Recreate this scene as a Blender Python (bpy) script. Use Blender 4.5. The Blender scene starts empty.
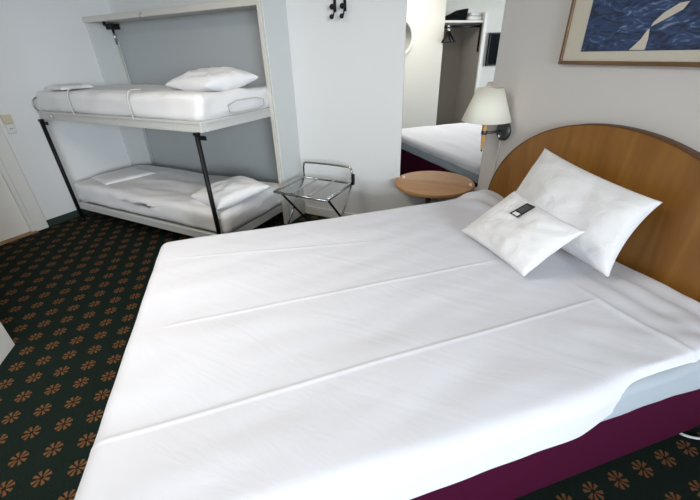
import bpy, bmesh, math, random
from mathutils import Vector, Matrix, noise
C = bpy.context.scene.collection
R = math.radians
random.seed(7)

# ---------------------------------------------------------------- camera, sky, light, exposure
PHI = 0.76052                                   # the bed and its wall stand turned against the bunk wall
cam_d = bpy.data.cameras.new('camera'); cam = bpy.data.objects.new('camera', cam_d); C.objects.link(cam)
rt, dn, fw = Vector((0.8940, 0.4470, -0.0270)), Vector((0.195, -0.443, -0.875)), Vector((-0.403, 0.777, -0.483))
fw.normalize(); rt = (rt - fw*rt.dot(fw)).normalized(); dn = fw.cross(rt).normalized()
cam.matrix_world = Matrix((( rt.x, -dn.x, -fw.x, 0), (rt.y, -dn.y, -fw.y, 0), (rt.z, -dn.z, -fw.z, 1.45), (0, 0, 0, 1)))
cam_d.sensor_width = 36; cam_d.lens = 355.8/700*36; cam_d.clip_start = 0.05
sc = bpy.context.scene; sc.camera = cam
sc.view_settings.view_transform = 'Standard'; sc.view_settings.look = 'None'
sc.view_settings.gamma = 1; sc.view_settings.use_curve_mapping = False
sc.view_settings.exposure = 0.80
wd = bpy.data.worlds.new('sky'); sc.world = wd; wd.use_nodes = True
bg = wd.node_tree.nodes['Background']; bg.inputs[0].default_value = (0.75, 0.87, 1.0, 1); bg.inputs[1].default_value = 1.0

BED = Matrix.Rotation(PHI, 4, 'Z')              # bed axes: x towards the headboard, y towards the bunks
ID = Matrix.Identity(4)
def area(name, loc, aim, sx, sy, power, col):
    l = bpy.data.lights.new(name, 'AREA'); l.shape = 'RECTANGLE'; l.size = sx; l.size_y = sy
    l.energy = power; l.color = col
    o = bpy.data.objects.new(name, l); C.objects.link(o)
    o.location = loc; o.rotation_euler = (Vector(aim)-Vector(loc)).to_track_quat('-Z', 'Y').to_euler()
    return o
# daylight through the window
area('window_daylight', BED @ Vector((0.7, -4.6, 2.15)), BED @ Vector((-0.3, 2.4, 0.6)), 3.4, 2.0, 380, (0.84, 0.92, 1.0))
# unseen fill light added below the ceiling to even out the room
area('added_ceiling_fill', (-1.5, 0.55, 2.41), (-1.5, 0.55, 0), 0.9, 0.9, 17, (1.0, 0.93, 0.84))

# ---------------------------------------------------------------- mesh helpers
class MB:
    def __init__(s, fr=ID): s.v = []; s.f = []; s.sm = []; s.fr = fr
    def add(s, vs, fs, smooth=False):
        b = len(s.v); s.v += [s.fr @ Vector(p) for p in vs]
        s.f += [tuple(b+i for i in f) for f in fs]; s.sm += [smooth]*len(fs); return s
    def box(s, x0, x1, y0, y1, z0, z1):
        return s.add([(x0,y0,z0),(x1,y0,z0),(x1,y1,z0),(x0,y1,z0),(x0,y0,z1),(x1,y0,z1),(x1,y1,z1),(x0,y1,z1)],
                     [(0,3,2,1),(4,5,6,7),(0,1,5,4),(1,2,6,5),(2,3,7,6),(3,0,4,7)])
    def tube(s, pts, r, n=10, closed=False, smooth_path=0):
        pts = [Vector(p) for p in pts]
        for _ in range(smooth_path):
            q = [] if closed else [pts[0]]
            m = len(pts)
            for i in range(m if closed else m-1):
                a, b = pts[i], pts[(i+1) % m]; q += [a*.75+b*.25, a*.25+b*.75]
            if not closed: q.append(pts[-1])
            pts = q
        m = len(pts); vs = []; rr = r if isinstance(r, (list, tuple)) else [r]*m
        up = Vector((0.123, 0.31, 0.94)).normalized()
        for i, p in enumerate(pts):
            a = pts[(i-1) % m] if (closed or i) else p; b = pts[(i+1) % m] if (closed or i < m-1) else p
            t = (b-a).normalized(); u = up - t*up.dot(t)
            if u.length < 1e-3: u = Vector((1,0,0)) - t*t.x
            u.normalize(); w = t.cross(u); up = u
            for k in range(n):
                an = 2*math.pi*k/n; vs.append(p + (u*math.cos(an)+w*math.sin(an))*rr[i])
        fs = []
        for i in range(m if closed else m-1):
            j = (i+1) % m
            for k in range(n):
                l = (k+1) % n; fs.append((i*n+k, i*n+l, j*n+l, j*n+k))
        if not closed: fs += [tuple(range(n-1, -1, -1)), tuple((m-1)*n+k for k in range(n))]
        return s.add(vs, fs, True)
    def lathe(s, prof, c=(0,0,0), axis=(0,0,1), n=32, caps=True):
        q = Vector((0,0,1)).rotation_difference(Vector(axis).normalized()); vs = []; c = Vector(c)
        for r, z in prof:
            for k in range(n):
                an = 2*math.pi*k/n; vs.append(c + q @ Vector((r*math.cos(an), r*math.sin(an), z)))
        fs = []
        for i in range(len(prof)-1):
            for k in range(n):
                l = (k+1) % n; fs.append((i*n+k, i*n+l, (i+1)*n+l, (i+1)*n+k))
        if caps: fs += [tuple(range(n-1, -1, -1)), tuple((len(prof)-1)*n+k for k in range(n))]
        return s.add(vs, fs, True)
    def prism(s, poly, a, b, f):
        """poly 2D points, f(p, t) gives the 3D point, t from a to b"""
        n = len(poly); vs = [f(p, a) for p in poly]+[f(p, b) for p in poly]
        return s.add(vs, [tuple(range(n-1, -1, -1)), tuple(range(n, 2*n))]+[(i, (i+1) % n, n+(i+1) % n, n+i) for i in range(n)])
    def soft(s, x0, x1, y0, y1, z0, z1, r, nx, ny, nz, fn=None, bottom=True):
        """box of cloth with rounded edges, resolution per axis"""
        def lin(a, b, n):            # denser near the ends so the rounding is smooth
            e = [a+(b-a)*i/n for i in range(n+1)]
            k = [a+r*2*t for t in (0, .1, .2, .3, .42, .55, .7, .85)]
            mid = [v for v in e if a+2*r < v < b-2*r]
            return k+[a+2*r]+mid+[b-2*r]+[b-(v-a) for v in reversed(k)]
        X, Y = lin(x0, x1, nx), lin(y0, y1, ny); Z = [z0+(z1-z0)*i/nz for i in range(nz+1)]
        Z = sorted(set([round(v, 5) for v in Z]+[round(z1-r*t, 5) for t in (.1, .3, .6, 1)]+([round(z0+r*t, 5) for t in (.1,.3,.6,1)] if bottom else [])))
        vid = {}; vs = []; fs = []
        def V(x, y, z):
            k = (round(x, 5), round(y, 5), round(z, 5))
            if k in vid: return vid[k]
            lo = z0+r if bottom else z0-9
            q = Vector((min(max(x, x0+r), x1-r), min(max(y, y0+r), y1-r), min(max(z, lo), z1-r)))
            d = Vector((x, y, z))-q
            p = q+d.normalized()*r if d.length > 1e-6 else Vector((x, y, z))
            if d.length > 1e-6 and not bottom and z < z1-r: p.z = z
            if fn: p = fn(p)
            vid[k] = len(vs); vs.append(p); return vid[k]
        for a, b in zip(X, X[1:]):
            for c, d in zip(Y, Y[1:]):
                fs.append((V(a,c,z1), V(b,c,z1), V(b,d,z1), V(a,d,z1)))
                if bottom: fs.append((V(a,c,z0), V(a,d,z0), V(b,d,z0), V(b,c,z0)))
        for e, g in zip(Z, Z[1:]):
            for a, b in zip(X, X[1:]):
                fs.append((V(a,y0,e), V(b,y0,e), V(b,y0,g), V(a,y0,g)))
                fs.append((V(a,y1,e), V(a,y1,g), V(b,y1,g), V(b,y1,e)))
            for c, d in zip(Y, Y[1:]):
                fs.append((V(x0,c,e), V(x0,c,g), V(x0,d,g), V(x0,d,e)))
                fs.append((V(x1,c,e), V(x1,d,e), V(x1,d,g), V(x1,c,g)))
        return s.add(vs, fs, True)

INV = {}
def thing(name, label, cat, loc=(0,0,0), rot=0, group=None):
    o = bpy.data.objects.new(name, None); C.objects.link(o); o.empty_display_size = .1
    o.location = loc; o.rotation_euler = (0, 0, rot); o['label'] = label; o['category'] = cat
    if group: o['group'] = group
    INV[o] = (Matrix.Translation(Vector(loc)) @ Matrix.Rotation(rot, 4, 'Z')).inverted()
    return o
def obj(name, mb, m, parent=None, bevel=0, seg=2, label=None, cat=None, group=None, kind=None, solid=0, sub=0, recalc=True):
    if parent is None:
        xs = [v.x for v in mb.v]; ys = [v.y for v in mb.v]; zs = [v.z for v in mb.v]
        o0 = Vector(((min(xs)+max(xs))/2, (min(ys)+max(ys))/2, min(zs))) if kind != 'structure' else Vector((0,0,0))
        inv = Matrix.Translation(-o0)
    else: inv = INV[parent]; o0 = Vector((0,0,0))
    me = bpy.data.meshes.new(name); me.from_pydata([inv @ v for v in mb.v], [], mb.f); me.validate(); 
    if len(me.polygons) == len(mb.sm): me.polygons.foreach_set('use_smooth', mb.sm)
    bm = bmesh.new(); bm.from_mesh(me); bmesh.ops.recalc_face_normals(bm, faces=bm.faces) if recalc else None; bm.to_mesh(me); bm.free()
    me.materials.append(m)
    o = bpy.data.objects.new(name, me); C.objects.link(o)
    if parent: o.parent = parent; INV[o] = inv
    else: o.location = o0; INV[o] = inv
    if solid: md = o.modifiers.new('thickness', 'SOLIDIFY'); md.thickness = solid
    if sub: md = o.modifiers.new('smooth', 'SUBSURF'); md.levels = md.render_levels = sub
    if bevel: md = o.modifiers.new('bevel', 'BEVEL'); md.width = bevel; md.segments = seg; md.limit_method = 'ANGLE'; md.harden_normals = False
    if label: o['label'] = label
    if cat: o['category'] = cat
    if group: o['group'] = group
    if kind: o['kind'] = kind
    return o
def struct(name, mb, m, **k): return obj(name, mb, m, kind='structure', **k)

# ---------------------------------------------------------------- materials
def mat(name, col, rough=.6, metal=0, spec=.5, bump=0, bscale=200, bdist=.001, sheen=0):
    m = bpy.data.materials.new(name); m.use_nodes = True; nt = m.node_tree; b = nt.nodes['Principled BSDF']
    b.inputs['Base Color'].default_value = (*col, 1); b.inputs['Roughness'].default_value = rough
    b.inputs['Metallic'].default_value = metal; b.inputs['Specular IOR Level'].default_value = spec
    if sheen: b.inputs['Sheen Weight'].default_value = sheen
    if bump:
        tc = nt.nodes.new('ShaderNodeTexCoord'); nz = nt.nodes.new('ShaderNodeTexNoise'); bp = nt.nodes.new('ShaderNodeBump')
        nz.inputs['Scale'].default_value = bscale; nz.inputs['Detail'].default_value = 3
        bp.inputs['Strength'].default_value = bump; bp.inputs['Distance'].default_value = bdist
        nt.links.new(tc.outputs['Object'], nz.inputs['Vector']); nt.links.new(nz.outputs[0], bp.inputs['Height'])
        nt.links.new(bp.outputs[0], b.inputs['Normal'])
    return m
def wood(name, c1, c2, rough=.4, stretch=(1, 1, 12), scale=6, spec=.5):
    m = mat(name, c1, rough, spec=spec); nt = m.node_tree; b = nt.nodes['Principled BSDF']
    tc = nt.nodes.new('ShaderNodeTexCoord'); mp = nt.nodes.new('ShaderNodeMapping'); nz = nt.nodes.new('ShaderNodeTexNoise'); cr = nt.nodes.new('ShaderNodeValToRGB')
    mp.inputs['Scale'].default_value = stretch; nz.inputs['Scale'].default_value = scale; nz.inputs['Detail'].default_value = 6; nz.inputs['Distortion'].default_value = .6
    cr.color_ramp.elements[0].color = (*c1, 1); cr.color_ramp.elements[0].position = .35
    cr.color_ramp.elements[1].color = (*c2, 1); cr.color_ramp.elements[1].position = .7
    L = nt.links.new; L(tc.outputs['Object'], mp.inputs[0]); L(mp.outputs[0], nz.inputs['Vector']); L(nz.outputs[0], cr.inputs[0]); L(cr.outputs[0], b.inputs['Base Color'])
    return m
def cloth(name, col, rough=.85, fold=.5, fs=(3, 9, 5), dist=.006):
    m = mat(name, col, rough, spec=.25, sheen=.1); nt = m.node_tree; b = nt.nodes['Principled BSDF']
    tc = nt.nodes.new('ShaderNodeTexCoord'); mp = nt.nodes.new('ShaderNodeMapping'); nz = nt.nodes.new('ShaderNodeTexNoise'); bp = nt.nodes.new('ShaderNodeBump')
    mp.inputs['Scale'].default_value = fs; nz.inputs['Scale'].default_value = 1.6; nz.inputs['Detail'].default_value = 5; nz.inputs['Distortion'].default_value = 1.2
    bp.inputs['Strength'].default_value = fold; bp.inputs['Distance'].default_value = dist
    L = nt.links.new; L(tc.outputs['Object'], mp.inputs[0]); L(mp.outputs[0], nz.inputs['Vector']); L(nz.outputs[0], bp.inputs['Height']); L(bp.outputs[0], b.inputs['Normal'])
    return m
M = {}
M['wall'] = mat('wall_paint', (.745, .755, .755), .85, bump=.25, bscale=120)
M['wall_head'] = mat('lavender_paint', (.63, .61, .59), .85, bump=.25, bscale=120)
M['wall_cream'] = mat('cream_paint', (.70, .69, .64), .85, bump=.2, bscale=120)
M['ceiling'] = mat('ceiling_paint', (.62, .60, .55), .9)
M['white'] = mat('white_gloss_paint', (.75, .74, .71), .4)
M['door'] = mat('door_paint', (.78, .76, .71), .5)
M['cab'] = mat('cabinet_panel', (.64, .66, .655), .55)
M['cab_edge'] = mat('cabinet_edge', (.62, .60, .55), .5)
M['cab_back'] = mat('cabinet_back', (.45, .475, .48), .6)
M['greenskirt'] = mat('green_skirting', (.02, .035, .028), .9)
M['black'] = mat('black_metal', (.006, .006, .007), .5, spec=.25)
M['rail'] = mat('rail_lacquer', (.56, .56, .54), .4)
M['chrome'] = mat('chrome', (.46, .46, .45), .22, 1)
M['steel'] = mat('brushed_steel', (.10, .105, .11), .4, .8)
M['strut'] = mat('light_steel', (.72, .71, .67), .4, .1)
M['maroon'] = mat('maroon_fabric', (.055, .0035, .022), .95, spec=.1, bump=.4, bscale=500)
M['matt'] = mat('mattress_ticking', (.40, .45, .50), .85, bump=.3, bscale=150)
M['duvet'] = cloth('white_cotton', (.72, .73, .785), fold=.3, fs=(1.2, 4, 3), dist=.010)
M['sheet'] = cloth('bunk_sheet', (.78, .775, .78), fold=.45, fs=(2, 5, 3), dist=.009)
M['pillow'] = cloth('pillow_cotton', (.79, .79, .80), fold=.8, fs=(5, 5, 5), dist=.010)
M['mirror'] = mat('mirror_silver', (.93, .94, .93), .0, 1)
M['table'] = wood('table_beech', (.42, .20, .07), (.48, .25, .10), .5, (1, 9, 1), 3)
M['head'] = wood('headboard_veneer', (.22, .09, .014), (.30, .135, .024), .35, (1.2, 5, .7), 3)
M['head_edge'] = mat('headboard_edge', (.10, .045, .016), .5)
M['frame'] = wood('frame_wood', (.12, .06, .025), (.2, .1, .04), .4)
M['pin'] = wood('lamp_wood', (.50, .27, .08), (.62, .36, .12), .4)
M['mat_board'] = mat('mat_board', (.58, .55, .46), .8)
M['beige'] = mat('beige_plastic', (.62, .57, .42), .5)
M['cable'] = mat('white_cable', (.7, .7, .68), .5)
M['thresh'] = wood('oak_threshold', (.25, .14, .06), (.36, .22, .1), .5)
M['card'] = mat('black_card', (.012, .012, .014), .5)
M['paper'] = mat('white_print', (.75, .75, .73), .7)
M['grey_print'] = mat('grey_print', (.16, .16, .16), .7)
M['screen'] = mat('dark_screen', (.002, .004, .006), .7, spec=.05)
M['ward_back'] = mat('wardrobe_back', (.30, .275, .24), .7)
M['bag'] = mat('black_bag', (.005, .005, .006), .9, spec=.05)
M['glass'] = mat('window_glass', (1, 1, 1), .0)
M['glass'].node_tree.nodes['Principled BSDF'].inputs['Transmission Weight'].default_value = 1
# lamp shade: thin cloth that lets light through
M['shade'] = mat('shade_cloth', (.90, .80, .68), .9)
M['shade'].node_tree.nodes['Principled BSDF'].inputs['Subsurface Weight'].default_value = .25

def carpet():
    m = mat('patterned_carpet', (.02, .035, .027), 1, spec=.1, bump=.5, bscale=600, bdist=.002); nt = m.node_tree; b = nt.nodes['Principled BSDF']; L = nt.links.new
    def mth(op, a, b_=None, c=None):
        n = nt.nodes.new('ShaderNodeMath'); n.operation = op
        for i, v in enumerate((a, b_, c)):
            if v is None: continue
            if isinstance(v, (int, float)): n.inputs[i].default_value = v
            else: L(v, n.inputs[i])
        return n.outputs[0]
    tc = nt.nodes.new('ShaderNodeTexCoord'); sx = nt.nodes.new('ShaderNodeSeparateXYZ'); L(tc.outputs['Object'], sx.inputs[0])
    P = .1770
    n2 = nt.nodes.new('ShaderNodeTexNoise'); n2.inputs['Scale'].default_value = 160; L(tc.outputs['Object'], n2.inputs['Vector'])
    u = mth('DIVIDE', mth('ADD', sx.outputs[0], 1.762), P); v = mth('DIVIDE', mth('SUBTRACT', sx.outputs[1], .239), P)
    pet = red = None
    for off in (.5, 1.0):
        a = mth('SUBTRACT', mth('FRACT', mth('ADD', u, off)), .5); c = mth('SUBTRACT', mth('FRACT', mth('ADD', v, off)), .5)
        r = mth('SQRT', mth('ADD', mth('MULTIPLY', a, a), mth('MULTIPLY', c, c)))
        th = mth('ARCTAN2', c, a)
        w = mth('ABSOLUTE', mth('SINE', mth('MULTIPLY', th, 2)))
        w = mth('ADD', w, mth('MULTIPLY', mth('SUBTRACT', n2.outputs[0], .5), .25))
        band = mth('MULTIPLY', mth('GREATER_THAN', w, .30), mth('LESS_THAN', w, .90))
        p_ = mth('MULTIPLY', band, mth('MULTIPLY', mth('LESS_THAN', r, .195), mth('GREATER_THAN', r, .045)))
        q = mth('MULTIPLY', mth('LESS_THAN', r, .16), mth('LESS_THAN', w, .30))
        pet = p_ if pet is None else mth('MAXIMUM', pet, p_); red = q if red is None else mth('MAXIMUM', red, q)
    nz = nt.nodes.new('ShaderNodeTexNoise'); nz.inputs['Scale'].default_value = 90; L(tc.outputs['Object'], nz.inputs['Vector'])
    rp = nt.nodes.new('ShaderNodeValToRGB'); L(nz.outputs[0], rp.inputs[0])
    rp.color_ramp.elements[0].color = (.005, .010, .0075, 1); rp.color_ramp.elements[1].color = (.013, .022, .017, 1)
    def mix(f, a, c):
        n = nt.nodes.new('ShaderNodeMix'); n.data_type = 'RGBA'; L(f, n.inputs[0])
        L(a, n.inputs[6])
        n.inputs[7].default_value = (*c, 1); return n.outputs[2]
    x = mix(red, rp.outputs[0], (.045, .008, .007)); x = mix(pet, x, (.16, .078, .032))
    L(x, b.inputs['Base Color']); return m
M['carpet'] = carpet()

def print_mat():
    m = mat('blue_painted_print', (.03, .06, .2), .5); nt = m.node_tree; b = nt.nodes['Principled BSDF']; L = nt.links.new
    tc = nt.nodes.new('ShaderNodeTexCoord'); mp = nt.nodes.new('ShaderNodeMapping'); mp.inputs['Rotation'].default_value = (.5, .2, .4); mp.inputs['Scale'].default_value = (4, 4, 12)
    n1 = nt.nodes.new('ShaderNodeTexNoise'); n1.inputs['Scale'].default_value = 3.2; n1.inputs['Detail'].default_value = 6; n1.inputs['Distortion'].default_value = 1.6
    L(tc.outputs['Object'], mp.inputs[0]); L(mp.outputs[0], n1.inputs['Vector'])
    cr = nt.nodes.new('ShaderNodeValToRGB'); e = cr.color_ramp.elements
    e[0].position = .34; e[0].color = (.010, .014, .035, 1); e[1].position = .74; e[1].color = (.22, .29, .42, 1)
    k = e.new(.45); k.color = (.018, .035, .095, 1); k = e.new(.6); k.color = (.032, .068, .17, 1)
    L(n1.outputs[0], cr.inputs[0]); L(cr.outputs[0], b.inputs['Base Color']); return m
M['print'] = print_mat()

# ---------------------------------------------------------------- the room
H = 2.45
struct('floor', MB().box(-4.4, 4.2, -3.6, 3.0, -.1, 0), M['carpet'])
struct('ceiling', MB().box(-4.4, 4.2, -3.6, 3.0, H, H+.1), M['ceiling'])
struct('wall_back', MB().box(-4.32, -.30, 2.87, 2.97, 0, H), M['wall'])
lw = MB().box(-4.32, -4.22, 1.40, 2.97, 0, H).box(-4.32, -4.22, -2.6, .50, 0, H).box(-4.32, -4.22, .50, 1.40, 2.06, H)
struct('wall_left', lw, M['wall'])
struct('wall_right', MB(BED).box(1.735, 1.835, -2.7, 2.31, 0, H), M['wall_head'])
wx0, wx1, wz0, wz1 = -1.1, 1.5, .8, 2.3
ww = MB(BED).box(-2.1, wx0, -2.7, -2.6, 0, H).box(wx1, 1.735, -2.7, -2.6, 0, H).box(wx0, wx1, -2.7, -2.6, 0, wz0).box(wx0, wx1, -2.7, -2.6, wz1, H)
struct('wall_window_side', ww, M['wall'])
wb = MB(BED).box(-4.0, -1.47, .68, 2.09, 0, H).box(-2.1, -2.0, -2.6, .68, 0, H)
struct('wall_front', wb, M['wall_cream'])
struct('baseboard_back', MB().box(-1.985, -.36, 2.855, 2.87, 0, .085), M['white'], bevel=.003)
struct('baseboard_left', MB().box(-4.22, -4.205, 1.535, 2.56, 0, .07), M['greenskirt'], bevel=.003)
# window
wf = MB(BED)
for a, b_, c, d in ((wx0, wx1, wz0, wz0+.06), (wx0, wx1, wz1-.06, wz1)): wf.box(a, b_, -2.69, -2.63, c, d)
for a in (wx0, wx1-.06, .17): wf.box(a, a+.06, -2.69, -2.63, wz0+.06, wz1-.06)
w1 = struct('window_1', wf, M['white'], bevel=.004)
# door in the left wall with its casing
d = struct('door_1', MB().box(-4.27, -4.235, .51, 1.39, .012, 2.05), M['door'], bevel=.003)
obj('door_handle', MB().tube([(-4.235, .60, 1.02), (-4.18, .60, 1.02), (-4.18, .72, 1.02)], .009), M['chrome'], d)
cs = MB().box(-4.22, -4.195, 1.425, 1.535, 0, 2.16).box(-4.22, -4.195, .365, .475, 0, 2.16).box(-4.22, -4.195, .475, 1.425, 2.07, 2.16)
struct('trim_1', cs, M['white'], bevel=.008)
fr = MB().box(-4.24, -4.205, 1.39, 1.425, 0, 2.07).box(-4.24, -4.205, .475, .51, 0, 2.07).box(-4.24, -4.205, .51, 1.39, 2.05, 2.07)
struct('trim_2', fr, M['white'], bevel=.004)
struct('trim_3', MB().box(-4.32, -4.17, .475, 1.425, 0, .012), M['thresh'], bevel=.003)

# ---------------------------------------------------------------- fold-down bunk cabinet
cab = thing('bunk_cabinet', 'pale grey open wall cabinet the two bunk beds fold out of', 'cabinet', (-3.1, 2.7, 0))
obj('side_panel', MB().box(-2.03, -2.0, 2.568, 2.868, 0, H-.02), M['cab'], cab, bevel=.002)
obj('side_panel', MB().box(-4.215, -4.19, 2.568, 2.868, 0, 1.835), M['cab'], cab, bevel=.002)
obj('front_trim', MB().box(-2.045, -2.008, 2.548, 2.567, 0, H-.02), M['cab_edge'], cab, bevel=.004)
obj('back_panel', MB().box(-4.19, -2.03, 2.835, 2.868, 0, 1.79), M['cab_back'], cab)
tf = MB().box(-4.215, -2.045, 2.55, 2.568, 1.785, 1.835)
obj('top_rail', tf, M['cab_edge'], cab, bevel=.004)
obj('top_rail', MB().box(-4.19, -2.03, 2.568, 2.835, 1.795, 1.83), M['cab_edge'], cab, bevel=.002)
obj('rail_hook', MB().tube([(-3.33, 2.549, 1.815), (-3.33, 2.53, 1.81), (-3.33, 2.528, 1.785), (-3.33, 2.54, 1.78)], .004, smooth_path=1), M['chrome'], cab)
for ux in (-4.15, -2.10):
    gs = obj('gas_strut', MB().tube([(ux, 2.79, .30), (ux, 2.79, 1.62)], .008).tube([(ux+.035, 2.79, .30), (ux+.035, 2.79, 1.62)], .006), M['strut'], cab)
    obj('strut_rod', MB().tube([(ux+.01, 2.785, 1.60), (ux+.01, 2.785, 1.74)], .012), M['chrome'], gs)
    obj('strut_bracket', MB().box(ux-.03, ux+.07, 2.74, 2.832, 1.735, 1.785), M['black'], gs, bevel=.004)
obj('buffer', MB().lathe([(.014, 0), (.014, .03), (.009, .036)], (-4.06, 2.66, 1.795), (0, 0, -1), 14), M['black'], cab)

# ---------------------------------------------------------------- bunks
def wrinkle(p, a, k=(2, 7, 3), o=0):
    return a*noise.noise(Vector((p.x*k[0]+o, p.y*k[1]+o, p.z*k[2])))
def sheet_fn(z1, amp, o):
    def f(p):
        q = p.copy()
        if p.z > z1-.06: q.z += wrinkle(p, amp, (1.5, 6, 0), o)+wrinkle(p, amp*.5, (6, 14, 0), o+5)
        s = wrinkle(p, amp*.8, (5, 5, 9), o+2); q.y += s; q.x += s
        return q
    return f
up = thing('upper_bunk', 'upper bunk bed with white sheet and pale steel rail on black posts', 'bunk bed', (-3.05, 2.2, 0))
U0, U1, V0, V1 = -4.085, -2.045, 1.80, 2.62
for nm, x0, x1, y0, y1 in (('front_rail', U0, U1, V0, V0+.03), ('back_rail', U0, U1, V1-.03, V1), ('end_rail', U0, U0+.03, V0+.031, V1-.031), ('end_rail', U1-.03, U1, V0+.031, V1-.031)):
    b = MB().box(x0, x1, y0, y1, 1.0, 1.07)
    if nm == 'front_rail': b.box(x0+.002, x1-.002, y0-.008, y0, 1.0, 1.018).box(x0+.002, x1-.002, y0-.006, y0, 1.052, 1.07)
    if nm == 'end_rail' and x1 == U1: b.box(x1, x1+.007, y0, y1, 1.0, 1.018).box(x1, x1+.006, y0, y1, 1.052, 1.07)
    obj(nm, b, M['rail'], up, bevel=.003)
obj('bed_base', MB().box(U0+.031, U1-.031, V0+.031, V1-.031, 1.035, 1.055), M['rail'], up)
mt = obj('mattress', MB().soft(U0-.01, U1+.005, V0+.015, V1-.005, 1.06, 1.235, .055, 46, 22, 6, sheet_fn(1.235, .018, 1)), M['sheet'], up)
for lx in (U0+.045, U1-.035):
    lg = obj('leg', MB().tube([(lx, V0-.022, 0.0), (lx, V0-.022, 1.0)], .017, 12), M['black'], up)
    obj('leg_bracket', MB().box(lx-.018, lx+.02, V0-.0405, V0-.005, .985, 1.005).box(lx+.012, lx+.075, V0-.022, V0-.008, .955, .985), M['black'], lg, bevel=.004)
    obj('foot_cap', MB().lathe([(.022, 0), (.022, .03), (.018, .035)], (lx, V0-.022, 0), n=14), M['black'], lg)
for hx in (-3.50, -2.73):
    obj('restraint_wire', MB().tube([(hx, V0-.008, 1.06), (hx, V0-.012, 1.12), (hx, V0-.004, 1.24), (hx, V0+.04, 1.262), (hx, V0+.12, 1.256)], .005, 8, smooth_path=2), M['rail'], up)
obj('clip', MB().lathe([(.02, 0), (.02, .008)], (-3.86, V0-.012, 1.035), (0, -1, 0), 14), M['rail'], up)
obj('end_loop', MB().tube([(U0-.005, V0+.02, 1.06), (U0-.04, V0+.0, 1.11), (U0-.045, V0+.03, 1.18), (U0-.04, V0+.2, 1.21), (U0-.04, V0+.55, 1.21), (U0-.02, V0+.60, 1.07)], .007, 8, smooth_path=2), M['chrome'], up)
obj('end_guard', MB().tube([(U1+.016, V0+.27, 1.08), (U1+.016, V0+.27, 1.17), (U1+.016, V0+.67, 1.17), (U1+.016, V0+.67, 1.08)], .0045, 8, closed=True, smooth_path=1), M['rail'], up)

lo = thing('lower_bunk', 'lower bunk bed with white sheet on a low pale frame near the carpet', 'bunk bed', (-3.05, 2.2, 0))
L0 = 1.80
for nm, x0, x1, y0, y1 in (('front_rail', -4.05, -2.05, L0, L0+.03), ('back_rail', -4.05, -2.05, 2.59, 2.62), ('end_rail', -4.05, -4.02, L0+.031, 2.589), ('end_rail', -2.08, -2.05, L0+.031, 2.589)):
    obj(nm, MB().box(x0, x1, y0, y1, .125, .195), M['rail'], lo, bevel=.006)
obj('bed_base', MB().box(-4.02, -2.08, L0+.03, 2.59, .16, .18), M['rail'], lo)
for x in (-3.9, -2.2):
    for y in (L0+.12, 2.5): obj('leg', MB().tube([(x, y, 0), (x, y, .16)], .02, 12), M['black'], lo)
def low_fn(p):
    q = sheet_fn(.395, .018, 4)(p)
    return q
obj('mattress', MB().soft(-4.07, -2.03, L0+.01, 2.62, .195, .395, .06, 46, 22, 6, low_fn), M['sheet'], lo)

def pillow(name, P, t, label, group=None, seed=0, inset=.07, n=36, t_back=None, flange=0, parent=None, sag=0):
    """P: corners (u-v-, u+v-, u+v+, u-v+) as bed or room points; cushion swelling on both sides of the quad"""
    a, b, c, d = [Vector(p) for p in P]; N = (b-a).cross(d-a).normalized(); vs = []; fs = []; tb = t if t_back is None else t_back
    ln = lambda i: -math.cos(math.pi*i/n)*.5+(-1+2*i/n)*.5
    def pt(i, j, s):
        u, v = ln(i), ln(j)
        x = u*(1-inset*(1-v*v)**.9*abs(u)); y = v*(1-inset*(1-u*u)**.9*abs(v))
        x, y = (x+1)/2, (y+1)/2
        p = a*(1-x)*(1-y)+b*x*(1-y)+c*x*y+d*(1-x)*y
        h = (max(0, (1-u*u))*max(0, (1-v*v)))
        h = h**.42
        w = noise.noise(Vector((u*1.7+seed, v*1.7, s)))*.22+noise.noise(Vector((u*4+seed, v*4, s+3)))*.12+noise.noise(Vector((u*9+v*4+seed, v*7, s)))*.04
        rad = noise.noise(Vector((math.atan2(v, u)*3.2+seed, 0, s)))*.10*min(1, (u*u+v*v))
        hh = h*(1+w)+h*rad
        return p+N*s*(t if s > 0 else tb)*hh+Vector((0, 0, -sag*(1-u*u)*(1-v*v)))
    m_ = n+1
    for s in (1, -1):
        for j in range(m_):
            for i in range(m_): vs.append(pt(i, j, s))
    for j in range(n):
        for i in range(n):
            k = j*m_+i; fs.append((k, k+1, k+1+m_, k+m_)); k += m_*m_; fs.append((k, k+m_, k+1+m_, k+1))
    mb = MB(); mb.add(vs, fs, True)
    o = obj(name, mb, M['pillow'], parent, label=label, cat='pillow' if label else None, group=group, recalc=False)
    bm = bmesh.new(); bm.from_mesh(o.data); bmesh.ops.remove_doubles(bm, verts=bm.verts, dist=.0004); bm.to_mesh(o.data); bm.free()
    return o
pillow('bunk_pillow', [(-2.64, 2.06, 1.275), (-2.12, 1.98, 1.275), (-2.0, 2.42, 1.31), (-2.52, 2.54, 1.33)], .085, 'white pillow lying flat on the upper bunk by the cabinet side', seed=3)
pillow('bunk_pillow', [(-2.51, 1.93, .43), (-2.07, 1.80, .43), (-1.93, 2.29, .48), (-2.40, 2.45, .47)], .08, 'white pillow lying flat on the lower bunk behind the black post', seed=11)
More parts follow.
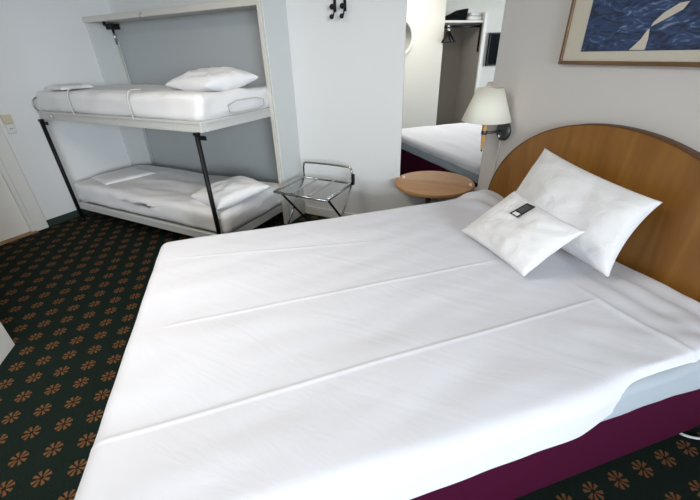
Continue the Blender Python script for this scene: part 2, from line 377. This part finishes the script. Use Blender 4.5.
# folded linen
def linen(name, P, h, label, seed):
    a, b, c, d = [Vector(p) for p in P]; n = 16; vs = []; fs = []
    for s in (0, 1):
        for j in range(n+1):
            for i in range(n+1):
                x, y = i/n, j/n; p = a*(1-x)*(1-y)+b*x*(1-y)+c*x*y+d*(1-x)*y
                e = min(1, min(x, 1-x, y, 1-y)*8)**.5
                vs.append(p+Vector((0, 0, s*h*(.25+.75*e)*(1+.3*noise.noise(Vector((x*4+seed, y*4, 1)))))))
    m_ = n+1
    for j in range(n):
        for i in range(n):
            k = j*m_+i; fs.append((k, k+m_, k+1+m_, k+1)); k += m_*m_; fs.append((k, k+1, k+1+m_, k+m_))
    T = m_*m_
    for i in range(n):
        fs += [(i, i+1, T+i+1, T+i), (n*m_+i+1, n*m_+i, T+n*m_+i, T+n*m_+i+1), (i*m_+m_, i*m_, T+i*m_, T+i*m_+m_), (i*m_+n, i*m_+m_+n, T+i*m_+m_+n, T+i*m_+n)]
    return obj(name, MB().add(vs, fs, True), M['pillow'], label=label, cat='folded sheet')
linen('folded_sheet', [(-4.03, 1.90, 1.243), (-3.70, 1.87, 1.243), (-3.68, 2.14, 1.243), (-4.0, 2.16, 1.243)], .03, 'white folded sheet at the left end of the upper bunk', 2)
linen('folded_sheet', [(-4.00, 1.98, .40), (-3.62, 1.90, .40), (-3.50, 2.36, .40), (-3.92, 2.44, .40)], .028, 'white folded sheet at the left end of the lower bunk', 6)

# ---------------------------------------------------------------- luggage rack
lr = thing('luggage_rack', 'folding chrome luggage rack standing against the pale wall', 'luggage rack', (-1.6, 2.5, 0))
zt = .45; a0, a1, f0, f1 = -1.87, -1.35, 2.255, 2.70
obj('top_frame', MB().tube([(a0, f0, zt), (a1, f0-.01, zt), (a1, f1, zt), (a0, f1, zt)], .0105, 10, closed=True, smooth_path=0), M['chrome'], lr)
for k in range(4):
    x = a0+.015+(a1-a0-.03)*k/3
    obj('slat', MB().box(x-.013, x+.013, f0-.002, f1-.012, zt+.008, zt+.014), M['chrome'], lr, bevel=.002)
obj('back_rail', MB().tube([(a0+.01, f1, zt), (a0+.01, f1+.005, zt+.125), (a0+.045, f1+.006, zt+.145), (a1-.045, f1+.006, zt+.145), (a1-.01, f1+.005, zt+.125), (a1-.01, f1, zt)], .0095, 10, smooth_path=1), M['chrome'], lr)
obj('rubber_stop', MB().box(a1-.004, a1+.014, f1-.02, f1+.012, zt-.01, zt+.085), M['black'], lr, bevel=.004)
for x, dx in ((a0+.03, .012), (a1-.03, -.012)):
    obj('leg', MB().tube([(x, f0+.04, zt-.01), (x, f1-.02, .012)], .0095, 10), M['black'], lr)
    obj('leg', MB().tube([(x-dx*1.7, f1-.01, zt-.01), (x-dx*1.7, f0+.03, .012)], .0095, 10), M['chrome'], lr)
obj('stretcher', MB().tube([(a0+.03, f1-.05, .045), (a1-.03, f1-.05, .045)], .008, 8), M['black'], lr)
obj('stretcher', MB().tube([(a0+.01, f0+.055, .035), (a1-.01, f0+.055, .035)], .008, 8), M['chrome'], lr)

# ---------------------------------------------------------------- coat hooks
for x, lb in ((-1.550, 'left'), (-1.464, 'right')):
    t = thing('coat_hook', f'black two-knob coat hook above the luggage rack, the {lb} one of two', 'coat hook', (x, 2.868, 1.68))
    obj('hook_stem', MB().tube([(x, 2.862, 1.86), (x, 2.850, 1.80), (x, 2.845, 1.72), (x, 2.825, 1.695), (x, 2.808, 1.697)], .0055, 10, smooth_path=2).box(x-.009, x+.009, 2.856, 2.868, 1.73, 1.87), M['black'], t)
    obj('knob', MB().lathe([(.003, -.016), (.012, -.013), (.0165, -.003), (.0165, .005), (.011, .014), (.003, .017)], (x, 2.805, 1.697), (0, -1, .3), 18), M['black'], t)
    obj('upper_knob', MB().tube([(x, 2.85, 1.755), (x+.012, 2.80, 1.755)], .005).lathe([(.003, -.018), (.013, -.014), (.018, -.003), (.018, .005), (.012, .014), (.003, .018)], (x+.014, 2.790, 1.757), (.25, -1, .2), 18), M['black'], t)

# ---------------------------------------------------------------- wall mirror and shelf table
mr = thing('wall_mirror', 'tall frameless wall mirror above the small oval table, reflecting the bed', 'mirror', (-.66, 2.868, .5))
obj('mirror_glass', MB().box(-.977, -.332, 2.862, 2.868, .4985, 2.1), M['mirror'], mr)
for x in (-.942, -.385):
    obj('mirror_clip', MB().box(x-.01, x+.01, 2.856, 2.8619, .498, .520), M['paper'], mr, bevel=.003)
tb = thing('wall_table', 'small half-oval beech table under the wall mirror beside the bed', 'table', (-.68, 2.85, 0))
poly = [(-.68+.325*math.cos(math.pi+math.pi*k/40), 2.868+.33*math.sin(math.pi+math.pi*k/40)) for k in range(41)]
obj('table_top', MB().prism(poly, .472, .498, lambda p, t: Vector((p[0], p[1], t))), M['table'], tb, bevel=.006, seg=3)
obj('table_leg', MB().tube([(-.69, 2.76, 0), (-.69, 2.76, .471)], .022, 14), M['steel'], tb)
obj('bracket', MB().box(-.74, -.64, 2.75, 2.866, .455, .4715), M['steel'], tb, bevel=.003)

# ---------------------------------------------------------------- double bed
bed = thing('double_bed', 'large double bed with maroon base and white bedding in the foreground', 'bed', BED @ Vector((.58, 1.26, 0)), PHI)
obj('bed_base', MB(BED).box(-.44, 1.66, .49, 2.03, .03, .378), M['maroon'], bed, bevel=.02, seg=3)
def mfn(p):
    q = p.copy(); q.y += wrinkle(p, .008, (9, 3, 7), 4); return q
obj('mattress', MB(BED).soft(-.45, 1.665, .468, 2.035, .379, .528, .028, 60, 30, 6, mfn), M['matt'], bed)
for x in (-.3, 1.5):
    for y in (.62, 1.9): obj('leg', MB(BED).tube([(x, y, 0), (x, y, .035)], .025, 12), M['black'], bed)
# duvet
def sstep(a, b, x):
    t = min(1, max(0, (x-a)/(b-a))); return t*t*(3-2*t)
def ridge(d, w): return math.exp(-(d/w)**2)
TOP = .552
def dfn(p):
    q = p.copy(); x, y, z = p
    if z > TOP-.08:
        k = min(1, (z-(TOP-.08))/.05)
        h = .0065*noise.noise(Vector((x*1.6+y*1.2, y*4.0-x*.8, 3)))+.0032*noise.noise(Vector((x*3+y*2, y*10-x*2, 1)))
        # ironed fold lines running down the bed
        h += .0028*ridge(y-(.772+.055*(x+.47)/1.76), .0065)*sstep(1.32, 1.2, x)
        h += .0026*ridge(y-1.225, .0065)*sstep(-.45, -.3, x)*sstep(1.2, .9, x)
        h += .0016*ridge(y-(1.80-.16*(x+.55)), .008)*sstep(-.5, -.3, x)*sstep(.8, .4, x)
        # fold parallel to the headboard and loose sheet behind it
        h += .006*ridge(x-1.30-.03*math.sin(y*5), .014)*sstep(1.0, .8, y)
        g = sstep(1.30, 1.45, x)
        h += g*(.016*noise.noise(Vector((x*11+y*1.5, y*1.7, 5)))+.010*math.sin((x+.05*y)*42)*sstep(1.2, .7, y)) - .010*sstep(1.45, 1.62, x)*sstep(1.75, 1.5, y)
        # gathered corner beside the small table
        h += .055*ridge(x-1.52, .13)*ridge(y-1.93, .15)*(1+.35*math.sin(x*45+y*25))
        # drag folds at the near head corner
        h += .010*sstep(.9, 1.05, x)*sstep(.85, .5, y)*noise.noise(Vector((x*6+y*9, (y-x)*3, 2)))
        q.z += h*k
    # hem: hangs over the mattress, drawn up near the head end on the open side
    if y < .80:
        lift = sstep(.84, 1.12, x)
        if z < TOP-.055: q.z = z+(TOP-.058-z)*lift*.8
        if y < .55: q.y += (.026*lift + .005*noise.noise(Vector((x*6, 0, z*3))))*sstep(.52, .46, y)
    if z < TOP-.06:
        f = .009*noise.noise(Vector((x*7+y*7, 2, z*2)))*(TOP-z)/.2
        if y > 1.9: q.y += f
        if x < -.4: q.x += f
    if y > 1.9 and z < TOP-.05: q.z = TOP-.055-(TOP-.055-z)*.2
    return q
dv = obj('duvet', MB(BED).soft(-.535, 1.668, .455, 2.045, .392, TOP, .055, 300, 330, 10, dfn, bottom=False), M['duvet'],
         label='smooth white duvet spread over the double bed with pressed fold lines', cat='duvet')

# headboard
hc, hw, hz, hh = 1.28, .84, .45, .665
arc = [(hc+hw*math.cos(t), hz+hh*math.sin(t)) for t in [math.pi*k/64 for k in range(65)]]
pol = [(hc+hw, .12)]+arc+[(hc-hw, .12)]
hb = thing('headboard', 'arched brown wood veneer headboard on the wall behind the pillows', 'headboard', BED @ Vector((1.70, hc, .12)), PHI)
obj('panel', MB(BED).prism(pol, 1.690, 1.733, lambda p, t: Vector((t, p[0], p[1]))), M['head'], hb)
ed = MB(BED); vs = []; fs = []
prof = [(0, .003), (.005, .003), (.005, .050), (0, .050)]
for (y, z) in arc:
    nrm = Vector(((y-hc)/hw**2, (z-hz)/hh**2)).normalized()
    for r_, xo in prof: vs.append((1.684+xo*.98, y+nrm.x*r_, z+nrm.y*r_))
m_ = len(arc)
for i in range(m_-1):
    for k in range(4): fs.append((i*4+k, i*4+(k+1) % 4, (i+1)*4+(k+1) % 4, (i+1)*4+k))
fs += [(3, 2, 1, 0), tuple((m_-1)*4+k for k in range(4))]
ed.add(vs, fs, True); obj('edge_band', ed, M['head_edge'], hb)

# pillows on the double bed
B = lambda x, y, z: BED @ Vector((x, y, z))
pillow('bed_pillow', [B(1.37, 1.61, .585), B(1.415, .905, .575), B(1.605, .935, .885), B(1.605, 1.60, .965)], .095, 'large white pillow leaning on the wooden headboard', seed=21, t_back=.05, inset=.085)
sp = pillow('bed_pillow', [B(1.075, 1.515, .580), B(1.085, 1.03, .575), B(1.28, .97, .79), B(1.265, 1.385, .83)], .06, 'smaller white pillow in front of the large one, black card on it', seed=33, t_back=.05, inset=.06)

# card lying on the small pillow
ca, cb, cc, cd = B(1.158, 1.272, .770), B(1.160, 1.219, .768), B(1.228, 1.197, .820), B(1.224, 1.247, .820)
def card_quad(mb, x0, x1, y0, y1, z0, z1):
    nrm = (cb-ca).cross(cd-ca).normalized()
    if nrm.z < 0: nrm = -nrm
    P = lambda x, y, z: ca*(1-x)*(1-y)+cb*x*(1-y)+cc*x*y+cd*(1-x)*y+nrm*z
    mb.add([P(x0,y0,z0), P(x1,y0,z0), P(x1,y1,z0), P(x0,y1,z0), P(x0,y0,z1), P(x1,y0,z1), P(x1,y1,z1), P(x0,y1,z1)],
           [(0,3,2,1),(4,5,6,7),(0,1,5,4),(1,2,6,5),(2,3,7,6),(3,0,4,7)]); return mb
cr = thing('welcome_card', 'small black card with a white square lying on the smaller pillow', 'card', ca)
obj('card_body', card_quad(MB(), 0, 1, 0, 1, 0, .0015), M['card'], cr)
obj('white_square', card_quad(MB(), .2, .82, .06, .26, .0016, .0022), M['paper'], cr)
tx = MB()
for i in range(4):
    random.seed(i+4); y = .36
    while y < .86:
        w = random.uniform(.03, .09); card_quad(tx, .20+.17*i, .28+.17*i, y, min(.9, y+w), .0016, .0021); y += w+.03
obj('text_lines', tx, M['grey_print'], cr)

# ---------------------------------------------------------------- wall lamp
lx, ly = 1.585, 2.122
lp = thing('wall_lamp', 'wall lamp with white cone shade and wooden pin above the small table', 'lamp', B(1.735, 2.107, .96), PHI)
obj('wall_plate', MB(BED).lathe([(.066, 0), (.066, .012), (.058, .022), (.03, .028)], (1.734, 2.107, .961), (-1, 0, 0), 36), M['steel'], lp)
obj('switch', MB(BED).lathe([(.010, 0), (.010, .012), (.006, .015)], (1.716, 2.120, .925), (-1, 0, 0), 14), M['paper'], lp)
obj('arm', MB(BED).tube([(1.712, 2.107, .961), (1.64, 2.115, .955), (lx, ly, .957)], .009, 12), M['steel'], lp)
obj('wooden_pin', MB(BED).lathe([(.005, -.115), (.0085, -.10), (.015, -.02), (.018, .055), (.016, .06)], (lx, ly, .957), n=20), M['pin'], lp)
obj('pin_tip', MB(BED).lathe([(.002, -.128), (.006, -.118), (.0062, -.113)], (lx, ly, .957), n=14), M['black'], lp)
obj('collar', MB(BED).lathe([(.0178, -.012), (.0195, -.01), (.0195, .012), (.0185, .014)], (lx, ly, .957), n=20), M['steel'], lp)
obj('socket', MB(BED).lathe([(.013, 1.006), (.013, 1.05), (.018, 1.06), (.018, 1.11)], (lx, ly, 0), n=20), M['steel'], lp)
sh = MB(BED).lathe([(.158, 1.035), (.080, 1.235)], (lx, ly, 0), n=56, caps=False)
so = obj('lamp_shade', sh, M['shade'], lp, solid=.003)
obj('shade_ring', MB(BED).tube([(lx+.078*math.cos(a), ly+.078*math.sin(a), 1.232) for a in [2*math.pi*k/32 for k in range(32)]], .003, 6, closed=True).tube([(lx-.078, ly, 1.232), (lx, ly, 1.215), (lx+.078, ly, 1.232)], .002, 6), M['cable'], so)
obj('bulb', MB(BED).lathe([(.012, 1.112), (.018, 1.13), (.027, 1.155), (.026, 1.175), (.014, 1.193), (.003, 1.197)], (lx, ly, 0), n=20), M['paper'], lp)
obj('power_cord', MB(BED).tube([(1.728, 2.122, .895), (1.729, 2.127, .80), (1.729, 2.140, .65), (1.729, 2.150, .5), (1.729, 2.152, .3)], .0045, 8, smooth_path=2), M['cable'], lp)

# ---------------------------------------------------------------- framed print
fp = thing('framed_print', 'brown-framed print of loose blue brushwork with cream mat above the headboard', 'framed print', B(1.73, 1.28, 1.37), PHI)
py0, py1, pz0, pz1 = .80, 1.746, 1.369, 2.05
f = MB(BED); w = .017
f.box(1.705, 1.734, py0, py1, pz0, pz0+w).box(1.705, 1.734, py0, py1, pz1-w, pz1).box(1.705, 1.734, py0, py0+w, pz0+w, pz1-w).box(1.705, 1.734, py1-w, py1, pz0+w, pz1-w)
obj('frame', f, M['frame'], fp, bevel=.004)
obj('mat_board', MB(BED).box(1.716, 1.732, py0+w, py1-w, pz0+w, pz1-w), M['mat_board'], fp)
pr = obj('print', MB(BED).box(1.7145, 1.7159, py0+.12, 1.626, 1.427, pz1-.06), M['print'], fp)
st = MB(BED)
for pts in ([(1.432, 1.434), (1.47, 1.434), (1.432, 1.47), (1.414, 1.505), (1.408, 1.508), (1.40, 1.47), (1.40, 1.434)],
            [(1.405, 1.515), (1.36, 1.535), (1.30, 1.565), (1.285, 1.59), (1.32, 1.588), (1.37, 1.56), (1.40, 1.53)]):
    st.prism(pts, 1.7135, 1.7144, lambda p, t: Vector((t, p[0]-.10, p[1]-.004 if p[1] < 1.436 else p[1])))
obj('pale_strokes', st, M['mat_board'], pr)

# ---------------------------------------------------------------- switches on the left wall
sw = thing('wall_switch', 'beige light switch with socket on the wall beside the door', 'light switch', (-4.22, 1.60, .9))
obj('switch_plate', MB().box(-4.219, -4.195, 1.565, 1.635, .985, 1.06), M['beige'], sw, bevel=.006)
obj('socket_plate', MB().box(-4.219, -4.197, 1.568, 1.632, .905, .983), M['cable'], sw, bevel=.006)
obj('rocker', MB().box(-4.1945, -4.188, 1.582, 1.618, 1.0, 1.045), M['beige'], sw, bevel=.003)
for y in (1.592, 1.608): obj('socket_hole', MB().lathe([(.004, 0), (.004, .002)], (-4.1968, y, .944), (1, 0, 0), 10), M['black'], sw)

# ---------------------------------------------------------------- cable on the floor by the headboard wall
cpts = [(1.729, .583, .113), (1.727, .583, .07), (1.715, .585, .03), (1.69, .588, .008), (1.64, .585, .006), (1.595, .56, .006), (1.568, .51, .006), (1.60, .475, .006), (1.66, .45, .006), (1.70, .38, .006), (1.70, .2, .006)]
obj('power_cable', MB(BED).tube(cpts, .0055, 8, smooth_path=3), M['cable'], label='thin white cable looping on the dark carpet beside the bed head', cat='cable')

# ---------------------------------------------------------------- what the mirror shows: round mirror, open wardrobe, screen
rm = thing('round_mirror', 'round mirror with pale rim on the cream wall, seen in the wall mirror', 'mirror', B(-1.47, 1.42, 1.4), PHI)
obj('rim', MB(BED).tube([(-1.455, 1.45+.235*math.cos(a), 1.63+.235*math.sin(a)) for a in [2*math.pi*k/64 for k in range(64)]], .02, 10, closed=True), M['white'], rm)
obj('mirror_glass', MB(BED).lathe([(.233, 0), (.233, .006)], (-1.468, 1.45, 1.63), (1, 0, 0), 64), M['mirror'], rm)
wr = thing('wardrobe', 'open white wardrobe niche with shelf and dark rod, seen in the wall mirror', 'wardrobe', B(-1.74, .3, 0), PHI)
obj('back_panel', MB(BED).box(-1.998, -1.98, -.02, .678, 0, 1.84), M['ward_back'], wr)
obj('side_panel', MB(BED).box(-1.998, -1.46, -.075, -.02, 0, 1.95), M['white'], wr, bevel=.003)
obj('side_lining', MB(BED).box(-1.979, -1.485, -.0198, -.012, 0, 1.812), M['ward_back'], wr)
obj('shelf', MB(BED).box(-1.978, -1.48, -.019, .678, 1.815, 1.845), M['white'], wr, bevel=.003)
obj('hanging_rod', MB(BED).tube([(-1.55, -.018, 1.77), (-1.55, .677, 1.77)], .015, 12), M['black'], wr)
obj('pull_out_bar', MB(BED).tube([(-1.90, .61, 1.755), (-1.40, .61, 1.755)], .008, 10), M['black'], wr)
obj('door_strap', MB(BED).box(-1.52, -1.50, -.0195, .012, 1.42, 1.80), M['black'], wr)
for i, (xx, tilt) in enumerate(((-1.45, .5), (-1.425, .15), (-1.475, -.4))):
    if i == 0:
        hg = thing('coat_hanger', 'black coat hanger on the wardrobe bar, seen in the wall mirror', 'hanger', B(xx, .61, 1.55), PHI, 'hangers in the open wardrobe')
        h0 = MB(BED).tube([(xx, .61-.02, 1.765), (xx, .61, 1.782), (xx, .61+.018, 1.765), (xx, .61, 1.735), (xx, .61, 1.70)], .004, 8, smooth_path=2)
        obj('hook', h0, M['chrome'], hg)
        obj('shoulders', MB(BED).tube([(xx, .61-.11, 1.56), (xx, .61-.05, 1.64), (xx, .61, 1.695), (xx, .61+.05, 1.64), (xx, .61+.11, 1.56)], [.008, .014, .016, .014, .008], 10).tube([(xx, .61-.11, 1.56), (xx, .61+.11, 1.56)], .006, 8), M['black'], hg)
        proto = hg
    else:
        c = proto.copy(); C.objects.link(c); c.location = B(xx, .61, 1.55); c.rotation_euler = (0, 0, PHI+tilt)
        for ch in list(proto.children):
            k = ch.copy(); C.objects.link(k); k.parent = c
bagm = MB(BED).prism([(.66, 1.847), (.28, 1.847), (.24, 2.0), (.30, 1.995), (.46, 1.93), (.66, 1.875)], -1.78, -1.52, lambda p, t: Vector((t, p[0], p[1])))
obj('travel_bag', bagm, M['bag'], bevel=.02, seg=3, label='black sloping bag on the wardrobe shelf, seen in the wall mirror', cat='bag')
obj('towel', MB(BED).soft(-1.82, -1.50, -.01, .235, 1.847, 1.900, .018, 8, 8, 3), M['paper'], label='white folded towel on the wardrobe shelf, lower of two', cat='towel')
obj('towel', MB(BED).soft(-1.81, -1.51, -.01, .20, 1.902, 1.952, .018, 8, 8, 3), M['paper'], label='white folded towel on the wardrobe shelf, upper of two', cat='towel')
tv = thing('wall_screen', 'flat dark screen on the wall beside the wardrobe, seen in the wall mirror', 'screen', B(-1.97, -.75, 1.2), PHI)
obj('screen_frame', MB(BED).box(-1.998, -1.955, -1.15, -.56, 1.19, 1.70), M['black'], tv, bevel=.004)
obj('screen_panel', MB(BED).box(-1.9549, -1.953, -1.13, -.58, 1.21, 1.68), M['screen'], tv)
